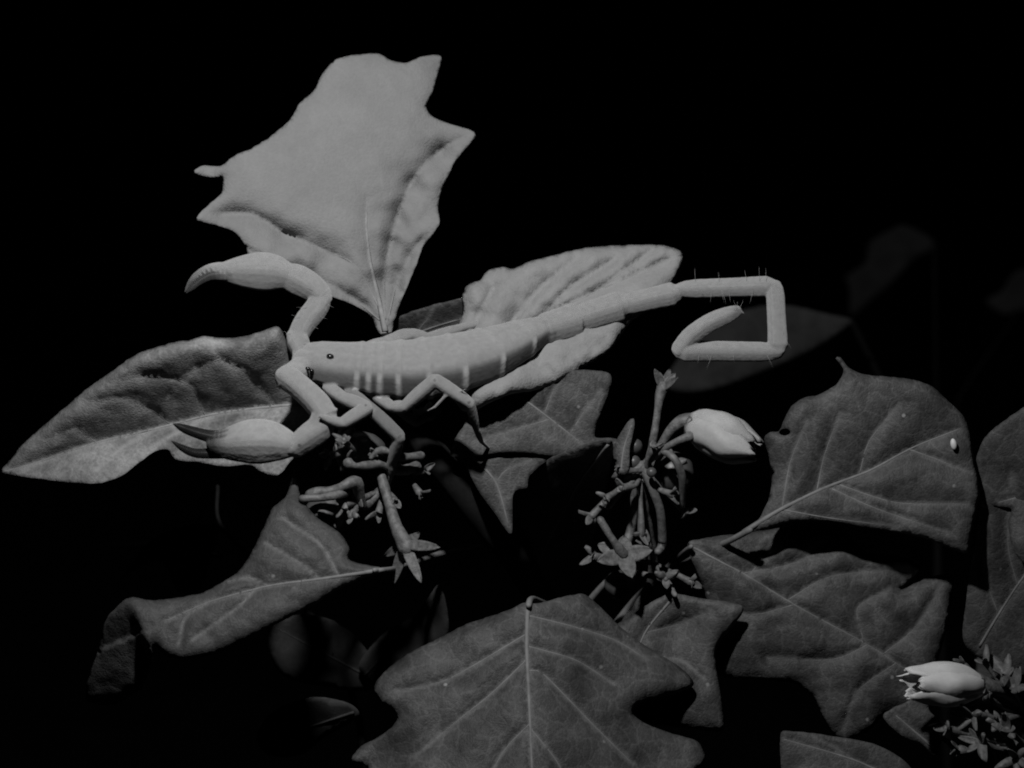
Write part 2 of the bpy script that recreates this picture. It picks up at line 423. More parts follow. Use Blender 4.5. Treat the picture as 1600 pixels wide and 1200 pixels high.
leaf(plant, M['leaf'], M['rib'], [(590,520),(620,498),(650,485),(690,474),(735,467),(760,500),(740,560),(680,560),(610,560)], (660,510,12,0,-0.8),
     [(600,540),(680,510),(750,490)], [[(650,520),(670,495),(680,478)]], seed=11, label='dim leaf showing behind the back of the scorpion')
leaf(plant, M['leaf'], M['rib'],
     [(706,713),(709,690),(725,664),(745,638),(790,600),(850,585),(900,578),(940,580),(956,590),(944,632),(932,662),(930,683),(955,684),(975,690),(972,702),(945,704),(905,708),(870,713),(800,707),(750,712)],
     (820,650,1.8,0.0,-0.02), [(760,590),(815,622),(860,655),(908,692)], [[(815,622),(770,645),(735,665)], [(860,655),(800,672),(740,690)], [(850,648),(865,610),(880,585)], [(890,678),(915,640),(940,610)]],
     fold=(0.1, -0.15), seed=12, mw=4, quilt=(0.5,16), label='small leaf with a pale midrib hanging below the leaf under the tail')
leaf(plant, M['leaf'], M['rib'], [(729,724),(745,700),(800,695),(880,700),(868,713),(848,724),(827,744),(823,762),(802,771),(799,834),(772,800),(746,764)], (790,760,1.8,0.0,0.05),
     [(740,715),(775,755),(795,822)], [[(775,755),(790,735),(830,718)]], seed=13, label='leaf tucked behind the main stem')
leaf(plant, M['leaf'], M['rib'], [(800,772),(822,762),(826,744),(850,722),(900,700),(955,688),(952,740),(938,800),(925,850),(900,890),(850,910),(810,885),(798,830)], (870,700,-1.0,0.0,-1.55),
     [(955,688),(900,760),(840,880)], [], seed=14, fold=(0.2,0.2), label='added leaf shape standing in for the shadow below the belly of the scorpion')  # added where the shadow falls, tilted down so it stays unlit

# lower left leaf, its tip folded under
def flap(p):
    x, y = p[:, 0], p[:, 1]
    lx = 206 + (y - 933) * 0.36
    t = np.clip(lx - x, 0, None)
    return np.where(y > 900, 0.05 * t + 0.045 * np.clip(y - 940, 0, None) * np.clip(t / 14, 0, 1), 0)
leaf(plant, M['leafp'], M['rib'],
     [(461,736),(466,758),(471,778),(495,808),(530,832),(546,856),(548,876),(600,888),(598,893),(560,906),(520,926),(490,945),(430,976),(382,1001),(340,1020),(295,1031),(262,1026),(245,1012),(238,1016),(225,1070),
      (180,1100),(136,1095),(138,1060),(152,1020),(165,970),(186,945),(205,933),(240,938),(300,930),(326,922),(370,895),(390,868),(410,828),(425,795),(446,776),(455,752)],
     (420, 900, -12, 0.0, 0.2), [(600,890),(500,905),(420,916),(330,940),(260,970)], [[(500,905),(470,880),(415,848)], [(530,900),(500,850),(440,808)], [(420,916),(390,903),(350,910)], [(330,940),(290,965),(280,1005)], [(400,920),(370,950),(300,1000)]],
     fold=(-0.15, 0.12), quilt=(0.65, 13), seed=15, mw=5, rim=(0.9, 7), wave=(0.4, 55), extra=flap, bumps=[(465,745,30,3)], grid=5,
     petiole=[(585,891,-12,4),(612,889,-7,4),(645,880,8,4),(700,862,16,5),(790,850,13,6)], label='lower left leaf with a pointed upright lobe and its tip folded under')

# big lobed leaf at the bottom
leaf(plant, M['leaf'], M['rib'],
     [(818,942),(790,955),(730,975),(680,1000),(640,1020),(602,1048),(584,1075),(594,1096),(615,1112),(620,1126),(600,1146),(562,1168),(550,1188),(575,1202),(560,1245),(700,1275),(900,1275),(1020,1245),(1098,1195),(1097,1168),(1085,1156),
      (1050,1146),(1010,1131),(989,1115),(998,1100),(1045,1087),(1084,1070),(1062,1042),(1010,1010),(970,980),(940,950),(914,929),(890,930),(860,938),(836,943)],
     (825, 960, -4, 0.0, 0.42), [(825,938),(823,1010),(827,1100),(834,1270)],
     [[(824,1030),(770,1082),(720,1122),(650,1180)], [(826,1048),(850,1055),(930,1136),(990,1195)], [(824,962),(890,978),(960,1000),(1010,1030)], [(824,1010),(900,1032),(960,1070)], [(824,990),(740,1040),(690,1065),(620,1080)], [(829,1130),(790,1170),(760,1220)], [(830,1140),(870,1190),(900,1250)]],
     fold=(0.5, 0.15), quilt=(0.85, 17), seed=17, mw=6, sw=3.2, wave=(0.5, 75), rim=(0.5, 9), bumps=[(1040,1185,45,1.5),(590,1190,45,2.5),(610,1075,40,-1.0)],
     petiole=[(826,946,-4,5),(828,938,-2,5),(834,936,6,5),(852,945,18,6)], label='big lobed leaf with a pale midrib at the bottom')
leaf(plant, M['leaf'], M['rib'],
     [(940,1000),(985,962),(1020,940),(1050,927),(1090,934),(1140,941),(1161,948),(1155,966),(1128,1000),(1118,1022),(1122,1060),(1131,1110),(1128,1142),(1075,1138),(1000,1125),(960,1080)],
     (1050, 1020, 4.2, 0.0, 0.0), [(1055,930),(1010,985),(990,1040),(985,1110)], [[(1005,990),(1060,975),(1110,955)], [(995,1030),(1060,1030),(1100,1060)]], quilt=(0.9,18), bumps=[(1060,990,45,2.5)], seed=19, rim=(0.4,8),
     petiole=[(1055,930,3.5,4),(1035,905,8,5),(960,900,14,5),(880,990,20,6)], label='small leaf between the bottom leaf and the lower right leaf')

# heart-shaped leaf on the right
leaf(plant, M['leaf'], M['rib'],
     [(1160,833),(1185,811),(1200,782),(1206,750),(1201,712),(1194,686),(1203,675),(1217,674),(1225,655),(1236,635),(1255,622),(1278,617),(1302,604),(1315,589),(1317,575),(1306,560),(1313,558),(1326,574),(1350,585),(1380,588),(1420,592),(1455,603),
      (1480,625),(1505,650),(1517,680),(1522,720),(1530,770),(1521,815),(1516,850),(1510,865),(1480,855),(1445,841),(1400,831),(1350,825),(1300,815),(1240,815),(1190,828)],
     (1350, 730, 2, 0.05, 0.02), [(1155,836),(1220,796),(1290,762),(1360,735),(1425,700),(1500,670)],
     [[(1222,795),(1235,722),(1262,655)], [(1276,768),(1288,712),(1312,645)], [(1343,741),(1358,690),(1405,630)], [(1300,764),(1370,795),(1480,832)], [(1312,758),(1400,785),(1512,788)], [(1420,702),(1470,720),(1520,740)], [(1225,797),(1300,810),(1400,822)]],
     fold=(-0.12, -0.06), quilt=(0.8, 16), seed=21, mw=6, sw=3.0, wave=(0.5, 90), rim=(0.4, 9), holes=[(1226,675,7)], bumps=[(1312,562,25,2.0),(1200,720,40,1.0)], grid=6,
     petiole=[(1172,828,2,5),(1140,845,5,5),(1090,870,12,6),(1000,930,20,6),(900,1060,25,7)], label='heart-shaped leaf with a curled hook on top, on the right')
leaf(plant, M['leaf'], M['rib'],
     [(1074,851),(1100,841),(1160,833),(1240,822),(1285,819),(1312,826),(1338,848),(1357,865),(1400,868),(1430,879),(1437,889),(1424,906),(1408,922),(1432,910),(1460,900),(1482,897),(1490,910),(1485,950),(1475,1000),(1460,1045),(1448,1080),
      (1440,1112),(1385,1115),(1360,1140),(1322,1157),(1300,1145),(1285,1120),(1270,1090),(1240,1068),(1190,1062),(1140,1060),(1100,1040),(1110,960),(1090,900)],
     (1280, 960, 7.0, 0.03, -0.08), [(1076,852),(1160,896),(1250,950),(1350,1004),(1425,1052)],
     [[(1160,896),(1240,880),(1310,840)], [(1230,938),(1300,900),(1420,890)], [(1240,945),(1180,960),(1130,955)], [(1350,1004),(1340,950),(1390,920)], [(1380,1022),(1430,980),(1475,910)], [(1355,1008),(1300,1030),(1200,1028)], [(1400,1036),(1340,1080),(1318,1140)], [(1170,900),(1210,850),(1240,830)]],
     fold=(0.12, 0.1), quilt=(0.95, 15), seed=23, mw=3.5, sw=2.2, wave=(0.6, 60), rim=(0.4, 9), bumps=[(1410,905,22,1.5)],
     petiole=[(1080,854,6,4),(1050,880,14,5),(980,960,22,6),(900,1080,26,7)], label='broad lobed leaf below the heart-shaped leaf')

# ------------------------------------------------------------------ flowers, buds and berries (parts of the plants)
def basis(axis):
    a = np.array(axis, float); a /= np.linalg.norm(a)
    u = np.cross(a, (0.2, 0.3, 1.0)); u /= np.linalg.norm(u); return a, u, np.cross(a, u)
def petal_patch(base, axis, L, rmax, a0, span, tip=1.0, flare=0.0, wob=0.0, seed=0, nu=14, nv=9, close=0.35):
    a, u, w = basis(axis); V = []; F = []
    for i in range(nu + 1):
        t = i / nu
        r = rmax * (math.sin(math.pi * min(1, (0.10 + 0.78 * t))) ** 0.75) * (1 - close * t ** 3) + flare * rmax * max(0, t - .75) * 4
        wd = span * (1 - 0.72 * max(0, (t - .7) / .3) ** 1.8)
        for j in range(nv + 1):
            s = j / nv - .5; th = a0 + s * wd
            rr = r * (1 + 0.10 * math.cos(s * 2 * math.pi)) + wob * rmax * noise.noise(Vector((t * 4 + seed * 5, s * 4, seed)))
            lt = L * (t * tip - 0.05 * abs(s) * t + 0.06 * t * t * noise.noise(Vector((s * 9, seed * 3.1, 1))))
            V.append(np.array(base) + a * lt + (u * math.cos(th) + w * math.sin(th)) * rr)
    for i in range(nu):
        for j in range(nv): q = i * (nv + 1) + j; F.append((q, q + 1, q + nv + 2, q + nv + 1))
    V = np.array(V); n = len(V); cen = np.array(base) + a * L * .5
    inn = V - (V - cen) * 0.05
    B = [(i, i + 1) for i in range(nv)] + [(nv + i * (nv + 1), nv + (i + 1) * (nv + 1)) for i in range(nu)] + \
        [(nu * (nv + 1) + j + 1, nu * (nv + 1) + j) for j in range(nv)] + [((i + 1) * (nv + 1), i * (nv + 1)) for i in range(nu)]
    F = F + [tuple(n + q for q in f[::-1]) for f in F] + [(q, p, p + n, q + n) for p, q in B]
    return np.vstack([V, inn]), F
def lobe(base, direction, normal, L, wd, cup=0.2, seed=0):
    """a small pointed sepal or petal: a thick blade"""
    d = np.array(direction, float); d /= np.linalg.norm(d)
    nn = np.array(normal, float); nn -= (nn @ d) * d; nn /= np.linalg.norm(nn); s = np.cross(d, nn)
    V = []; F = []; nu, nv = 9, 5
    for i in range(nu + 1):
        t = i / nu; h = wd * .5 * (math.sin(math.pi * (0.22 + 0.74 * t)) ** .8) * (1.0 if t < .97 else .5)
        for j in range(nv + 1):
            q = j / nv * 2 - 1
            V.append(np.array(base) + d * L * t + s * q * h + nn * (cup * wd * q * q + cup * L * t * t * .7 + .06 * wd * noise.noise(Vector((t * 3, q * 2, seed)))))
    for i in range(nu):
        for j in range(nv): q = i * (nv + 1) + j; F.append((q, q + 1, q + nv + 2, q + nv + 1))
    V = np.array(V); n = len(V); th = wd * .12
    B = [(i, i + 1) for i in range(nv)] + [(nv + i * (nv + 1), nv + (i + 1) * (nv + 1)) for i in range(nu)] + \
        [(nu * (nv + 1) + j + 1, nu * (nv + 1) + j) for j in range(nv)] + [((i + 1) * (nv + 1), i * (nv + 1)) for i in range(nu)]
    return np.vstack([V, V - nn * th]), F + [tuple(n + q for q in f[::-1]) for f in F] + [(q, p, p + n, q + n) for p, q in B]
def flower(parent, stalk, base, tip, width_px, label, depth_tip=None, phase=0.3, flare=0.0, close=0.35, n=5, pm='petal'):
    root = tube('flower', stalk, parent, M['calyx'], 10, label=label)
    b = C(*base); t = C(*tip); ax = t - b; L = np.linalg.norm(ax)
    w = width_px * K * .5
    for i in range(n):
        v, f = petal_patch(b, ax, L * (1 - 0.07 * (i % 2)), w * (1 + 0.05 * math.sin(i * 2.1)), phase + i * 2 * math.pi / n, 2.0, flare=flare * (1 + .5 * math.sin(i * 3)), wob=0.13, seed=i + phase, close=close)
        mesh('petal', v, f, root, M[pm])
    a, u, ww = basis(ax)
    for i in range(5):
        th = phase + .6 + i * 2 * math.pi / 5; rd = u * math.cos(th) + ww * math.sin(th)
        v, f = lobe(b + rd * w * .20 - a * w * .1, a * .9 + rd * 1.0, rd, w * .62, w * .36, 0.1, i); mesh('sepal', v, f, root, M['calyx'])
    return root
def berry(parent, px, py, d, r, label=None, calyx=True, dirn=(0, 1, .4), stalk=None, ry=None):
    root = blob('berry', px, py, d, r, ry or r, ry or r, parent, M['berry'], lump=0.05, seg=26, label=label)
    if calyx:
        a, u, w = basis(dirn); c = C(px, py, d); R = r * K
        for i in range(5):
            th = i * 2 * math.pi / 5 + px; rd = u * math.cos(th) + w * math.sin(th)
            v, f = lobe(c + a * R * 1.0 + rd * R * .1, rd - a * .25, a, R * .95, R * .55, -.12, i); mesh('sepal', v, f, root, M['calyx'])
    if stalk: tube('stalk', stalk, root, M['calyx'], 8)
    return root
def star(parent, px, py, d, dirs, stalk, label, wd=17):
    root = tube('spent_calyx', stalk, parent, M['calyx'], 10, label=label, knob=.15)
    for i, (x, y, dd) in enumerate(dirs):
        b = C(px, py, d); e = C(x, y, dd); v, f = lobe(b, e - b, (0, .3, 1), np.linalg.norm(e - b), wd * K, .1, i); mesh('sepal', v, f, root, M['calyx'])
    return root

def spray(parent, node, tips, r=5.2, wd=14, n=3, L=21, name='spent_calyx', seed=0):
    """small stalked calyces leaving one node"""
    rr = random.Random(seed)
    for k, (x, y, d) in enumerate(tips):
        mx, my, md = (node[0] + x) / 2 + rr.uniform(-8, 8), (node[1] + y) / 2 + rr.uniform(-6, 6), (node[2] + d) / 2
        root = tube(name, [(node[0], node[1], node[2], r * .8), (mx, my, md, r * .75), (x, y, d, r * 1.25)], parent, M['calyx'], 8, knob=.25)
        c = C(x, y, d); ax = c - C(mx, my, md); a, u, w = basis(ax)
        for i in range(n):
            th = i * 2 * math.pi / n + rr.uniform(-.4, .4); rd = u * math.cos(th) + w * math.sin(th)
            v, f = lobe(c, a * rr.uniform(.6, 1.4) + rd, rd, L * K * rr.uniform(.5, 1.3), wd * K * rr.uniform(.6, 1.1), rr.uniform(-.3, .5), i); mesh('sepal', v, f, root, M['calyx'])
# right-hand flower cluster
tube('flower_stalk', [(950,790,4,7),(985,745,3,8),(1005,728,3,9),(1000,760,4,8),(1020,900,12,8),(960,1000,20,8)], plant, M['calyx'], knob=.2)
flower(plant, [(1005,728,3,6),(1030,700,2,6.5),(1048,672,1,8),(1066,658,1,11),(1082,658,1,14)], (1076,660,1), (1186,704,-2), 74, 'white half-closed flower on a curved stalk right of the tail', phase=0.5, close=.15, pm='petaldim')
star(plant, 1036, 606, 2, [(1022,576,1),(1062,590,-1),(1046,580,5),(1030,585,5),(1055,584,3)], [(1012,726,3,6),(1022,680,2,6),(1028,640,2,6),(1031,620,2,8),(1036,604,2,10)], 'empty upright calyx on a thin stalk left of the white flower', wd=13)
tube('flower_stalk', [(1005,728,3,5),(1040,700,0,5.5),(1062,688,-1,6),(1080,681,-1,8)], plant, M['calyx'])
berry(plant, 1052, 738, 6, 33, 'dark round berry under the white flower', dirn=(-.5, .5, .9))
tube('sepal_strap', [(1028,702,1,4),(1052,715,-1,6),(1066,745,0,6.5),(1066,790,3,5)], plant, M['calyx'])
leaf(plant, M['leaf'], M['rib'], [(962,725),(958,705),(965,685),(980,660),(990,654),(991,668),(984,700),(982,735),(970,742)], (975,700,1,.3,.1), [(970,738),(975,700),(989,658)], [], seed=33, grid=4, mw=3, label='narrow young leaf standing in the right flower cluster')
for i, (px, py, d, r) in enumerate([(992, 697, 3, 12), (990, 722, 3, 11), (1018, 738, 0, 8)]):
    berry(plant, px, py, d, r, 'small round flower bud in the right cluster' if i == 0 else None, calyx=False)
tube('flower_stalk', [(1008,735,2,8),(1020,765,2,7),(1032,800,3,7),(1035,850,5,7),(1028,862,4,6)], plant, M['calyx'])
tube('flower_stalk', [(985,750,3,7),(992,790,4,7),(985,830,5,7),(975,862,4,8)], plant, M['calyx'])
star(plant, 975, 868, 2, [(932,878,0),(988,905,-1),(1020,860,1),(935,852,3),(975,840,4)], [(938,812,1,6),(955,840,1,6),(974,866,2,9)], 'star-shaped empty calyx above the big bottom leaf', wd=26)
spray(plant, (1000,745,3), [(948,778,0),(972,762,0),(925,806,2),(1050,772,1),(1002,835,3)], seed=1)
spray(plant, (1020,880,8), [(1040,905,4),(1080,910,6),(930,870,5),(1010,850,4)], seed=2)
spray(plant, (1010,735,2), [(1022,700,0),(968,735,1),(1072,800,4)], L=18, seed=3)
berry(plant, 968, 912, 8, 24, 'small berry behind the star-shaped calyx', calyx=False)
# left-hand berry cluster
berry(plant, 562, 700, 0, 40, 'dark oval berry hanging below the front legs', dirn=(-.9, .1, .5), ry=26)
tube('flower_stalk', [(545,724,-6,10),(556,728,-6,6),(575,727,-5,7),(595,725,-4,7),(625,735,-2,9),(650,730,1,9)], plant, M['calyx'], knob=.35)
tube('flower_stalk', [(580,715,-5,4),(590,705,-5,6),(604,704,-5,6),(625,714,-4,7),(657,712,-2,8)], plant, M['calyx'], knob=.4)
tube('flower_stalk', [(484,772,-8,8),(500,768,-8,9),(522,766,-8,8),(540,758,-8,8),(557,754,-7,10),(568,790,-4,8),(600,760,-1,8)], plant, M['calyx'], knob=.3)
tube('flower_stalk', [(472,779,-9,6),(500,778,-9,6),(524,774,-9,7),(540,770,-7,7)], plant, M['calyx'])
berry(plant, 506, 806, -4, 32, 'dark berry beside the upright lobe of the lower left leaf', dirn=(.7, .5, .6))
spray(plant, (600,760,0), [(548,806,-6),(534,790,-7),(592,800,-3),(616,782,-4),(560,780,-5)], wd=13, seed=4)
spray(plant, (640,735,2), [(590,712,-4),(655,770,0),(618,725,-3),(662,735,0)], L=18, wd=10, seed=5)
spray(plant, (560,715,0), [(538,688,-4),(515,712,-4)], L=20, wd=11, n=5, seed=6)
star(plant, 632, 850, -7, [(690,857,-10),(614,913,-5),(659,913,-10),(606,868,-3),(652,838,-1)], [(596,745,-3,8),(606,780,-4,8),(620,825,-6,10),(636,856,-7,15)], 'spent flower with recurved lobes hanging left of the main stem', wd=17)
fl = flower(plant, [(650,690,7,5),(655,665,6,6),(660,655,5,7)], (660,655,5), (655,618,1), 44, 'white flower half hidden behind the hind leg', phase=.1, flare=.4, close=.0, pm='petaldim')

# ------------------------------------------------------------------ neighbouring plants
p2 = thing('nightshade_plant', (0.075, 0.07, 0), 'neighbouring nightshade plant at the right edge, with one white flower', 'plant')
stem_to_ground([(1585,1075,10,7),(1600,1110,12,8),(1610,1200,14,10),(1615,1300,16,11)], p2, M['stem'])
leaf(p2, M['leaf'], M['rib'], [(1660,600),(1600,636),(1560,664),(1535,690),(1524,730),(1532,790),(1519,870),(1508,950),(1505,1000),(1530,1028),(1600,1060),(1680,1070),(1700,850)], (1580,850,5,0,-.3),
     [(1530,1010),(1560,960),(1600,900),(1680,800)], [[(1560,960),(1540,900),(1530,800)], [(1590,915),(1575,850),(1580,740)]], seed=41, quilt=(.8,22), grid=7, label='dim tall leaf along the right edge')
leaf(p2, M['leaf'], M['rib'], [(1640,735),(1600,742),(1560,758),(1547,775),(1552,790),(1580,795),(1575,820),(1590,870),(1650,900)], (1590,800,3,0,0.1), [(1660,760),(1560,785)], [], seed=42, grid=6, quilt=(.8,14), label='lobe of a paler leaf at the right edge')
leaf(p2, M['leaf'], M['rib'], [(1219,1152),(1240,1143),(1300,1150),(1370,1164),(1422,1198),(1440,1260),(1300,1300),(1232,1260)], (1310,1190,0,0,0.05), [(1440,1240),(1340,1190),(1225,1155)], [[(1340,1190),(1300,1165),(1270,1152)]], seed=43, grid=6, quilt=(.6,18), label='leaf tip at the bottom edge below the broad lobed leaf')
leaf(p2, M['far'], M['ribfar'], [(1500,1040),(1560,1022),(1640,1040),(1660,1120),(1600,1090),(1540,1075)], (1580,1060,16,0,-.1), [(1650,1080),(1510,1042)], [], seed=44, grid=7, label='dim leaf behind the white flower at the right edge')
flower(p2, [(1600,1110,8,8),(1585,1090,6,9),(1562,1078,4,11),(1540,1072,3,15),(1528,1070,3,20)], (1534,1072,3), (1414,1070,-1), 66, 'white flower pointing left in the lower right corner', phase=.9, flare=.25, close=.1)
spray(p2, (1600,1120,8), [(1545,1092,3),(1570,1055,5),(1520,1118,2),(1560,1128,3),(1585,1075,4)], r=6, wd=20, L=34, n=5, seed=11)
spray(p2, (1612,1170,6), [(1480,1138,2),(1530,1160,2),(1575,1140,1),(1500,1172,3),(1590,1185,1)], r=6, wd=18, L=32, n=5, seed=12)
spray(p2, (1575,1085,6), [(1508,1040,5),(1540,1036,5)], r=4, wd=13, L=26, n=3, seed=13)
berry(p2, 1580, 1175, 6, 24, 'dark berry in the lower right corner', dirn=(-.4,.5,.8)); berry(p2, 1535, 1190, 8, 20, dirn=(-.4,.5,.8))
leaf(p2, M['leaf'], M['rib'], [(1380,1118),(1420,1095),(1448,1080),(1452,1110),(1475,1135),(1462,1180),(1440,1162),(1410,1150)], (1430,1130,7,0,0), [(1460,1170),(1400,1118)], [], seed=45, grid=5, label='small ragged leaf under the white flower in the corner')

p3 = thing('background_plant', (0.10, 0.26, 0), 'dim leafy plant far behind the tail of the scorpion', 'plant', 'background plants')
stem_to_ground([(1330,500,172,4),(1400,640,180,5),(1460,760,190,5),(1465,900,190,6)], p3, M['stem'])
leaf(p3, M['far'], M['ribfar'], [(1040,600),(1060,560),(1110,505),(1180,480),(1235,478),(1290,490),(1330,500),(1310,520),(1260,550),(1190,580),(1120,605),(1070,612)], (1180,545,150,0,-.15), [(1330,500),(1200,540),(1050,600)], [[(1200,540),(1180,500),(1150,490)]], seed=51, grid=8, label='dim leaf seen through the curl of the tail')
leaf(p3, M['far'], M['ribfar'], [(1330,492),(1327,450),(1322,432),(1352,410),(1358,380),(1385,362),(1410,352),(1440,362),(1465,385),(1430,402),(1395,440),(1360,470)], (1400,420,340,0,-.5), [(1330,480),(1470,370)], [], seed=52, grid=9, label='dim leaf at upper right behind the tail')
leaf(p3, M['far'], M['ribfar'], [(1540,470),(1565,455),(1580,430),(1605,420),(1650,440),(1640,500),(1600,485),(1570,492)], (1600,450,340,0,-.3), [(1570,490),(1640,420)], [], seed=56, grid=9)
for pts in ([(1460,380,250,3),(1462,560,230,3),(1465,760,190,5)], [(1590,490,260,2),(1500,620,230,3),(1465,720,195,4)]): tube('branch', pts, p3, M['stem'])

p4 = thing('background_plant', (-0.03, 0.08, 0), 'dim leafy plant low behind the lower left leaf', 'plant', 'background plants')
stem_to_ground([(345,825,30,3),(420,900,32,4),(520,1000,34,5),(560,1120,36,6)], p4, M['stem'])
leaf(p4, M['far'], M['ribfar'], [(190,905),(230,850),(270,828),(310,820),(342,828),(330,870),(310,925),(280,925),(255,880),(220,885)], (280,870,32,0,-.6), [(200,900),(340,830)], [], seed=61, grid=8, label='dim lobed leaf left of the lower left leaf')
leaf(p4, M['far'], M['ribfar'], [(420,975),(470,960),(520,970),(560,1000),(600,1060),(570,1080),(520,1075),(450,1060),(425,1030)], (500,1020,26,0,-.6), [(600,1070),(430,980)], [[(520,1025),(520,990),(510,970)]], seed=62, grid=8, label='dim leaf below the lower left leaf')
leaf(p4, M['far'], M['ribfar'], [(560,1040),(600,990),(650,960),(685,915),(700,960),(695,1000),(640,1040),(590,1070)], (640,1000,24,0,-.6), [(565,1060),(690,930)], [], seed=63, grid=8, label='dim leaf behind the top of the big bottom leaf')
leaf(p4, M['far'], M['ribfar'], [(400,1150),(430,1110),(490,1090),(545,1100),(560,1120),(510,1150),(470,1180),(420,1180)], (480,1135,18,0,-.95), [(560,1110),(410,1160)], [], seed=64, grid=8, label='dim leaf left of the big bottom leaf')
for pts in ([(340,760,36,3),(345,820,32,3),(420,900,34,4)], [(100,860,230,2),(240,850,120,3),(345,870,34,4)]): tube('branch', pts, p4, M['stem'])

# tiny white egg on the heart-shaped leaf
e = blob('insect_egg', 1490, 694, 0.1, 9, 5, 5, None, M['egg'], rot=math.radians(100)); e['label'] = 'tiny white oval insect egg on the right side of the heart-shaped leaf'; e['category'] = 'egg'

# ------------------------------------------------------------------ the scorpion
UPD = np.array([0.0, math.cos(math.radians(41)), math.sin(math.radians(41))])     # its back faces up and towards the lens
parts = []      # (verts, faces, tint per vert)
def add(path_pts, ab, tint, up=UPD, sides=16, ends=True, sq=0.58, taper=0.0):
    """path (px,py,d); ab (a,b) half width / half height in mm per point, tint per point"""
    P = cm(*np.array(path_pts, float).T); R = np.array([(x, x) if np.isscalar(x) else x for x in ab], float)
    T = np.broadcast_to(np.array(tint, float), (len(P),)).copy()
    if ends:
        t0 = P[0] - P[1]; t0 /= np.linalg.norm(t0); t1 = P[-1] - P[-2]; t1 /= np.linalg.norm(t1)
        m0 = R[0].min(); m1 = R[-1].min()
        P = np.vstack([P[0] + t0 * m0 * .8, P[0] + t0 * m0 * .5, P, P[-1] + t1 * m1 * .5, P[-1] + t1 * m1 * .8])
        R = np.vstack([R[0] * .45, R[0] * .8, R, R[-1] * .8, R[-1] * .45]); T = np.concatenate([[T[0]] * 2, T, [T[-1]] * 2])
    v, f = tube_arrays(P, R, sides, up=up, sq=sq, taper=taper)
    parts.append((v, f, np.repeat(T, sides)))
def curve(pts, ab, n=14, tint=.19, **kw):
    A = np.hstack([np.array(pts, float), np.array([(x, x) if np.isscalar(x) else x for x in ab], float)])
    t = np.linspace(0, len(A) - 1, n); i = np.clip(t.astype(int), 0, len(A) - 2)
    q = []
    for tt, ii in zip(t, i):
        u = tt - ii; p0 = A[max(ii-1,0)]; p1 = A[ii]; p2 = A[ii+1]; p3 = A[min(ii+2,len(A)-1)]
        q.append(.5 * ((2*p1) + (p2-p0)*u + (2*p0-5*p1+4*p2-p3)*u*u + (3*p1-p0-3*p2+p3)*u**3))
    q = np.array(q); add(q[:, :3], q[:, 3:], np.interp(t, np.linspace(0, len(A)-1, len(np.atleast_1d(tint))), np.atleast_1d(tint)) if np.ndim(tint) else tint, **kw)
TB = 0.178; TP = 0.188
# trunk: carapace and seven back plates in one loft
st = np.array([(470,560,-3,1.5,.9),(478,561,-3,2.3,1.4),(495,565,-3,2.75,1.8),(530,571,-3,3.05,2.1),(560,574,-3,3.2,2.3),(600,577,-3,3.5,2.5),(650,577,-3,3.85,2.75),(700,570,-2.6,3.85,2.75),(750,557,-1.4,3.55,2.5),(790,541,.4,3.0,2.15),(825,525,2.4,2.3,1.75),(850,515,3.8,1.6,1.45)])
xs = np.concatenate([np.arange(470, 556, 5), np.arange(556, 850, 2.2)])
q = np.stack([np.interp(xs, st[:, 0], st[:, i]) for i in range(5)], 1)
ker = np.ones(7) / 7
for i in range(1, 5): q[10:-10, i] = np.convolve(np.pad(q[:, i], 3, 'edge'), ker, 'valid')[10:-10]
bands = np.array([561, 579, 596, 624, 665, 711, 762, 815])
tint = np.full(len(xs), TB)
for b in bands:
    w = np.exp(-((xs - b) / 4.2) ** 4); tint = np.maximum(tint, TB + (TP - TB) * w)
    q[:, 3:] *= (1 + 0.045 * np.where(xs <= b + 3, np.exp(-((xs - b - 3) / 9.0) ** 2), np.exp(-((xs - b - 3) / 2.5) ** 2)))[:, None]
tint[xs < 556] = 0.18
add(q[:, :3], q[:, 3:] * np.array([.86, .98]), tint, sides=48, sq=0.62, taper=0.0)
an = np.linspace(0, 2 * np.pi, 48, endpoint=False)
v_, f_, t_ = parts[-1]; t_ = t_.reshape(-1, 48); fl = np.clip((0.62 - np.sin(an)) / .35, 0, 1)      # pale folds on the flanks; plates between them darkened as painted-in shade
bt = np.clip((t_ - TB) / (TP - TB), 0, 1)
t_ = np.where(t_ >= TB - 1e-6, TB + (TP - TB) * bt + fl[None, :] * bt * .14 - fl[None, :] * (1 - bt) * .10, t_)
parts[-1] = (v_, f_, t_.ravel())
# tail: three straight joints, then the curl
def tail(p0, p1, r, mid=1.12, t=.19, ends=(.82, .95)):
    a = np.array(p0, float); b = np.array(p1, float); u = np.array([0, .06, .18, .4, .65, .85, .95, 1.0])
    f = np.array([.72, .9, 1.02, 1.03, 1.05, 1.1, 1.1, .86])
    add(a + (b - a) * u[:, None], [(r * k, r * k * .96) for k in f], t, sides=20, sq=.62)
tail((842,517,3.4), (905,498,4.6), 1.62); tail((903,498,4.6), (972,477,5.0), 1.45); tail((972,477,5.0), (1056,458,4.4), 1.12)
tail((1062,452,4.2), (1206,447,2.5), .96); tail((1211,446,2.4), (1216,546,1.0), 1.02); tail((1216,550,1.0), (1062,548,0), 1.0)
curve([(1062,547,0),(1080,525,-.4),(1110,504,-1),(1135,493,-1.4),(1152,486,-1.8)], [.9,.95,.92,.84,.6], tint=[.19,.19,.19,.18,.16])
curve([(1148,488,-1.8),(1156,486,-2),(1163,490,-2.2)], [.4,.2,.06], n=6, tint=.1)
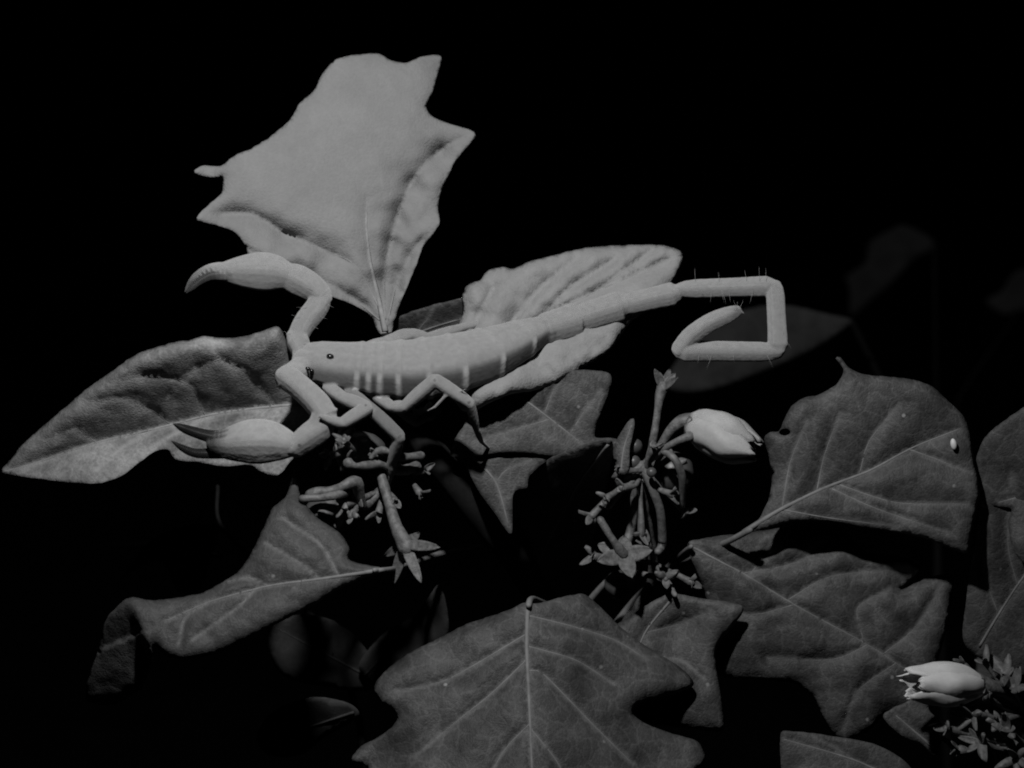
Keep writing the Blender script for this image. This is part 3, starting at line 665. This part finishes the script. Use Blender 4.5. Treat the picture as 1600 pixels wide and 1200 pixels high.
# near pincer
add([(474,572,-4),(460,586,-6),(447,590,-7)], [1.2,1.3,1.15], .19)
curve([(446,588,-7),(470,606,-8),(495,630,-9),(508,648,-9.5)], [1.25,1.2,1.28,1.2])
curve([(508,645,-9.5),(500,668,-9.5),(480,684,-9.5),(460,700,-9.2)], [1.25,1.32,1.25,1.05])
curve([(466,697,-9.2),(446,694,-9),(420,690,-9),(390,690,-9),(358,693,-9),(335,693,-9)], [.85,1.5,2.05,2.1,1.6,1.05], n=22, tint=[.2,.22,.22,.22,.18,.05])
curve([(350,684,-9),(328,682,-9.2),(300,674,-9.6),(284,668,-10),(271,662,-10.4)], [.85,.62,.5,.38,.1], tint=[.06,.014,.01,.01,.01])
curve([(350,704,-8),(330,708,-8.2),(305,708,-8.8),(285,700,-9.4),(268,689,-10)], [.8,.55,.45,.34,.08], tint=[.06,.014,.01,.01,.01])
# far pincer
add([(472,550,-2),(466,537,-1.5),(463,527,-1)], [1.1,1.25,1.15], .19)
curve([(464,528,-1),(476,505,-.5),(494,482,0),(503,464,.5)], [1.05,1.15,1.2,1.1])
curve([(503,462,.5),(485,448,.6),(462,436,.6),(444,430,.5)], [1.15,1.4,1.5,1.2])
curve([(452,432,.5),(430,426,.3),(405,424,0),(375,424,-.4),(345,424,-.8)], [1.2,1.75,1.9,1.5,.85], n=18)
curve([(352,421,-.7),(330,421,-1),(310,431,-1.4),(298,443,-1.8),(289,456,-2)], [.75,.6,.5,.36,.08], tint=[.19,.19,.12,.07,.05])
curve([(352,429,-1.2),(330,430,-1.6),(312,439,-2.0),(299,450,-2.3),(291,458,-2.4)], [.6,.5,.4,.3,.08], tint=[.12,.04,.03,.03,.03])
for cx, cy, dd, r, ax in ((447,590,-7,1.32,(.6,-.5)), (509,647,-9.6,1.36,(.4,-.9)), (463,698,-9.2,1.12,(-.9,.2)), (464,527,-1,1.22,(.3,1)), (503,463,.5,1.25,(-.6,.6)), (446,431,.5,1.28,(-1,.3))):
    c = np.array([cx, cy, dd], float); e = np.array([ax[0], -ax[1], 0]) * 5
    add([c - e, c, c + e], [r * .82, r * 1.02, r * .82], .19, sides=16, sq=.8)
# jaws
curve([(474,558,-3.5),(466,563,-4),(461,570,-4.6)], [.9,.75,.35], n=8, tint=.19)
curve([(474,552,-2),(466,555,-2.6),(462,560,-3)], [.9,.75,.35], n=8, tint=.19)
# walking legs: lists of joints (px,py,d) and radii
def legs(js, rs, t=.17):
    for (a, b), r0, r1 in zip(zip(js[:-1], js[1:]), rs[:-1], rs[1:]):
        a = np.array(a, float); b = np.array(b, float); u = np.linspace(0, 1, 8)
        w = .5 * (r0 + r1) * (1 + .16 * np.sin(np.pi * u)) + (r1 - r0) * (u - .5)
        add(a + (b - a) * u[:, None], [(x * .80, x * .70) for x in w], t, up=np.array([.0, .62, .78]), sides=12, sq=.6)
legs([(512,606,-4),(535,622,-6.5),(574,638,-8),(534,662,-10),(515,657,-11),(500,650,-11.4)], [.8,.85,.9,.75,.5,.22])
legs([(545,612,-4),(572,632,-7),(624,682,-7),(612,722,-4),(610,742,-2.5),(606,760,-1)], [.7,.75,.85,.7,.5,.2], .12)
legs([(585,618,-3),(612,636,-5),(632,636,-6),(680,594,-8),(734,630,-7.5),(745,672,-4),(752,690,-1.5),(768,704,2)], [.7,.75,.8,.9,.72,.45,.32,.14])
legs([(610,616,-3),(622,640,-1),(650,660,1),(690,640,2)], [.6,.6,.6,.3], .1)
legs([(590,545,-1),(618,530,1.5),(641,523,2.5),(668,529,3.5),(722,512,5),(752,505,7),(775,507,8)], [.85,.95,.9,.75,.6,.4,.18])
legs([(570,545,-1),(600,536,1.5),(628,530,2.4),(650,540,3)], [.75,.85,.8,.5])
add([(690,610,-7.7),(697,618,-8),(680,636,-7),(668,642,-6)], [.22,.22,.18,.08], .17, sides=8); add([(717,612,-8),(729,608,-8.6)], [.14,.06], .17, sides=8)

V, Fc = merge([(v, f) for v, f, t in parts]); TT = np.concatenate([t for v, f, t in parts])
tmp = bpy.data.meshes.new('tmp'); tmp.from_pydata(V.tolist(), [], Fc); tmp.update()
bm = bmesh.new(); bm.from_mesh(tmp); bmesh.ops.recalc_face_normals(bm, faces=bm.faces); bm.to_mesh(tmp); bm.free()
to = bpy.data.objects.new('tmp', tmp); col.objects.link(to)
rm = to.modifiers.new('r', 'REMESH'); rm.mode = 'VOXEL'; rm.voxel_size = 0.11
sm = to.modifiers.new('s', 'SMOOTH'); sm.factor = 0.5; sm.iterations = 2
dg = bpy.context.evaluated_depsgraph_get(); ev = to.evaluated_get(dg).to_mesh()
RV = np.empty(len(ev.vertices) * 3); ev.vertices.foreach_get('co', RV); RV = RV.reshape(-1, 3)
RF = [tuple(p.vertices) for p in ev.polygons]
bpy.data.objects.remove(to); 
from mathutils.kdtree import KDTree
kd = KDTree(len(V))
for i, v in enumerate(V): kd.insert(v, i)
kd.balance()
RT = np.empty(len(RV))
for i, v in enumerate(RV):
    h = kd.find_n(v, 3); w = np.array([1 / (x[2] + .02) ** 2 for x in h]); RT[i] = (w * TT[[x[1] for x in h]]).sum() / w.sum()
# fine granules on the shell, dark pivots at the leg joints
ev_n = np.empty(len(RV) * 3); tm = bpy.data.meshes.new('t2'); tm.from_pydata(RV.tolist(), [], RF); tm.update(); tm.vertices.foreach_get('normal', ev_n); bpy.data.meshes.remove(tm)
gr = np.array([noise.noise(Vector(p * 3.2)) * .014 + max(0, noise.noise(Vector(p * 1.3)) ) * .02 for p in RV])
RV = RV + ev_n.reshape(-1, 3) * gr[:, None]
_s = (D - RV[:, 2]) / D * K; _x = RV[:, 0] / _s + 800; _y = -RV[:, 1] / _s + 600
for jx, jy, jr in ((679,594,2.2),(733,629,2.4),(624,683,2.6),(571,633,1.8),(468,696,3.0)):
    RT = np.where(np.hypot(_x - jx, _y - jy) < jr, np.minimum(RT, .09), RT)
RT = RT * 1.08
sroot = thing('scorpion', world(C(620, 640, -2))[0], 'pale scorpion with its tail curled sideways, perched across the plant', 'scorpion')
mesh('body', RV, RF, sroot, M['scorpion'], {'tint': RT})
def on_body(px, py):
    """camera-mm point of the shell seen at a pixel"""
    s = (D - RV[:, 2]) / D * K
    x = RV[:, 0] / s + 800; y = -RV[:, 1] / s + 600
    m = np.hypot(x - px, y - py) < 3.5
    return RV[m][np.argmax(RV[m][:, 2])] if m.any() else C(px, py, -5)
for px, py, r in ((516, 557, 5.0), (481, 576, 3.4), (487, 579, 3.2)):
    c = on_body(px, py); b = blob('eye', px, py, -c[2] + .05, r * 1.25, r * .9, r, sroot, M['eye'], rot=-.3, seg=12)
# sensory bristles on the tail and pincers
hv = []
spots = [(rng.uniform(1065, 1205), 447 + s * 13, s) for s in (-1, 1) for _ in range(6)] + [(1216 + s * 13, rng.uniform(455, 540), s) for s in (1,) for _ in range(4)] + [(1150 + rng.uniform(-6, 6), 482 + rng.uniform(-4, 8), -1) for _ in range(6)] + [(rng.uniform(1070, 1205), 548 + s * 13, s) for s in (1,) for _ in range(5)]
for px, py, s in spots:
    c = on_body(px, py - s * 3); e = c + np.array([rng.uniform(-.8, .8), -s * rng.uniform(.4, 1.7), rng.uniform(-.2, .6)])
    hv.append(tube_arrays([c, c * .5 + e * .5, e], [.016, .012, .004], 4))
for t in np.linspace(0.1, .9, 4) + rng.uniform(-.1, .1, 4):
    for sgn in (-1, 1):
        c = on_body(464 + 39 * t + sgn * 12, 528 - 64 * t + sgn * 8); e = c + np.array([sgn * rng.uniform(.5, 1.4), -.3 * sgn + rng.uniform(-.3, .3), .2])
        hv.append(tube_arrays([c, c * .5 + e * .5, e], [.016, .012, .004], 4))
v, f = merge(hv); mesh('bristles', v, f, sroot, M['hair'], kind='stuff')
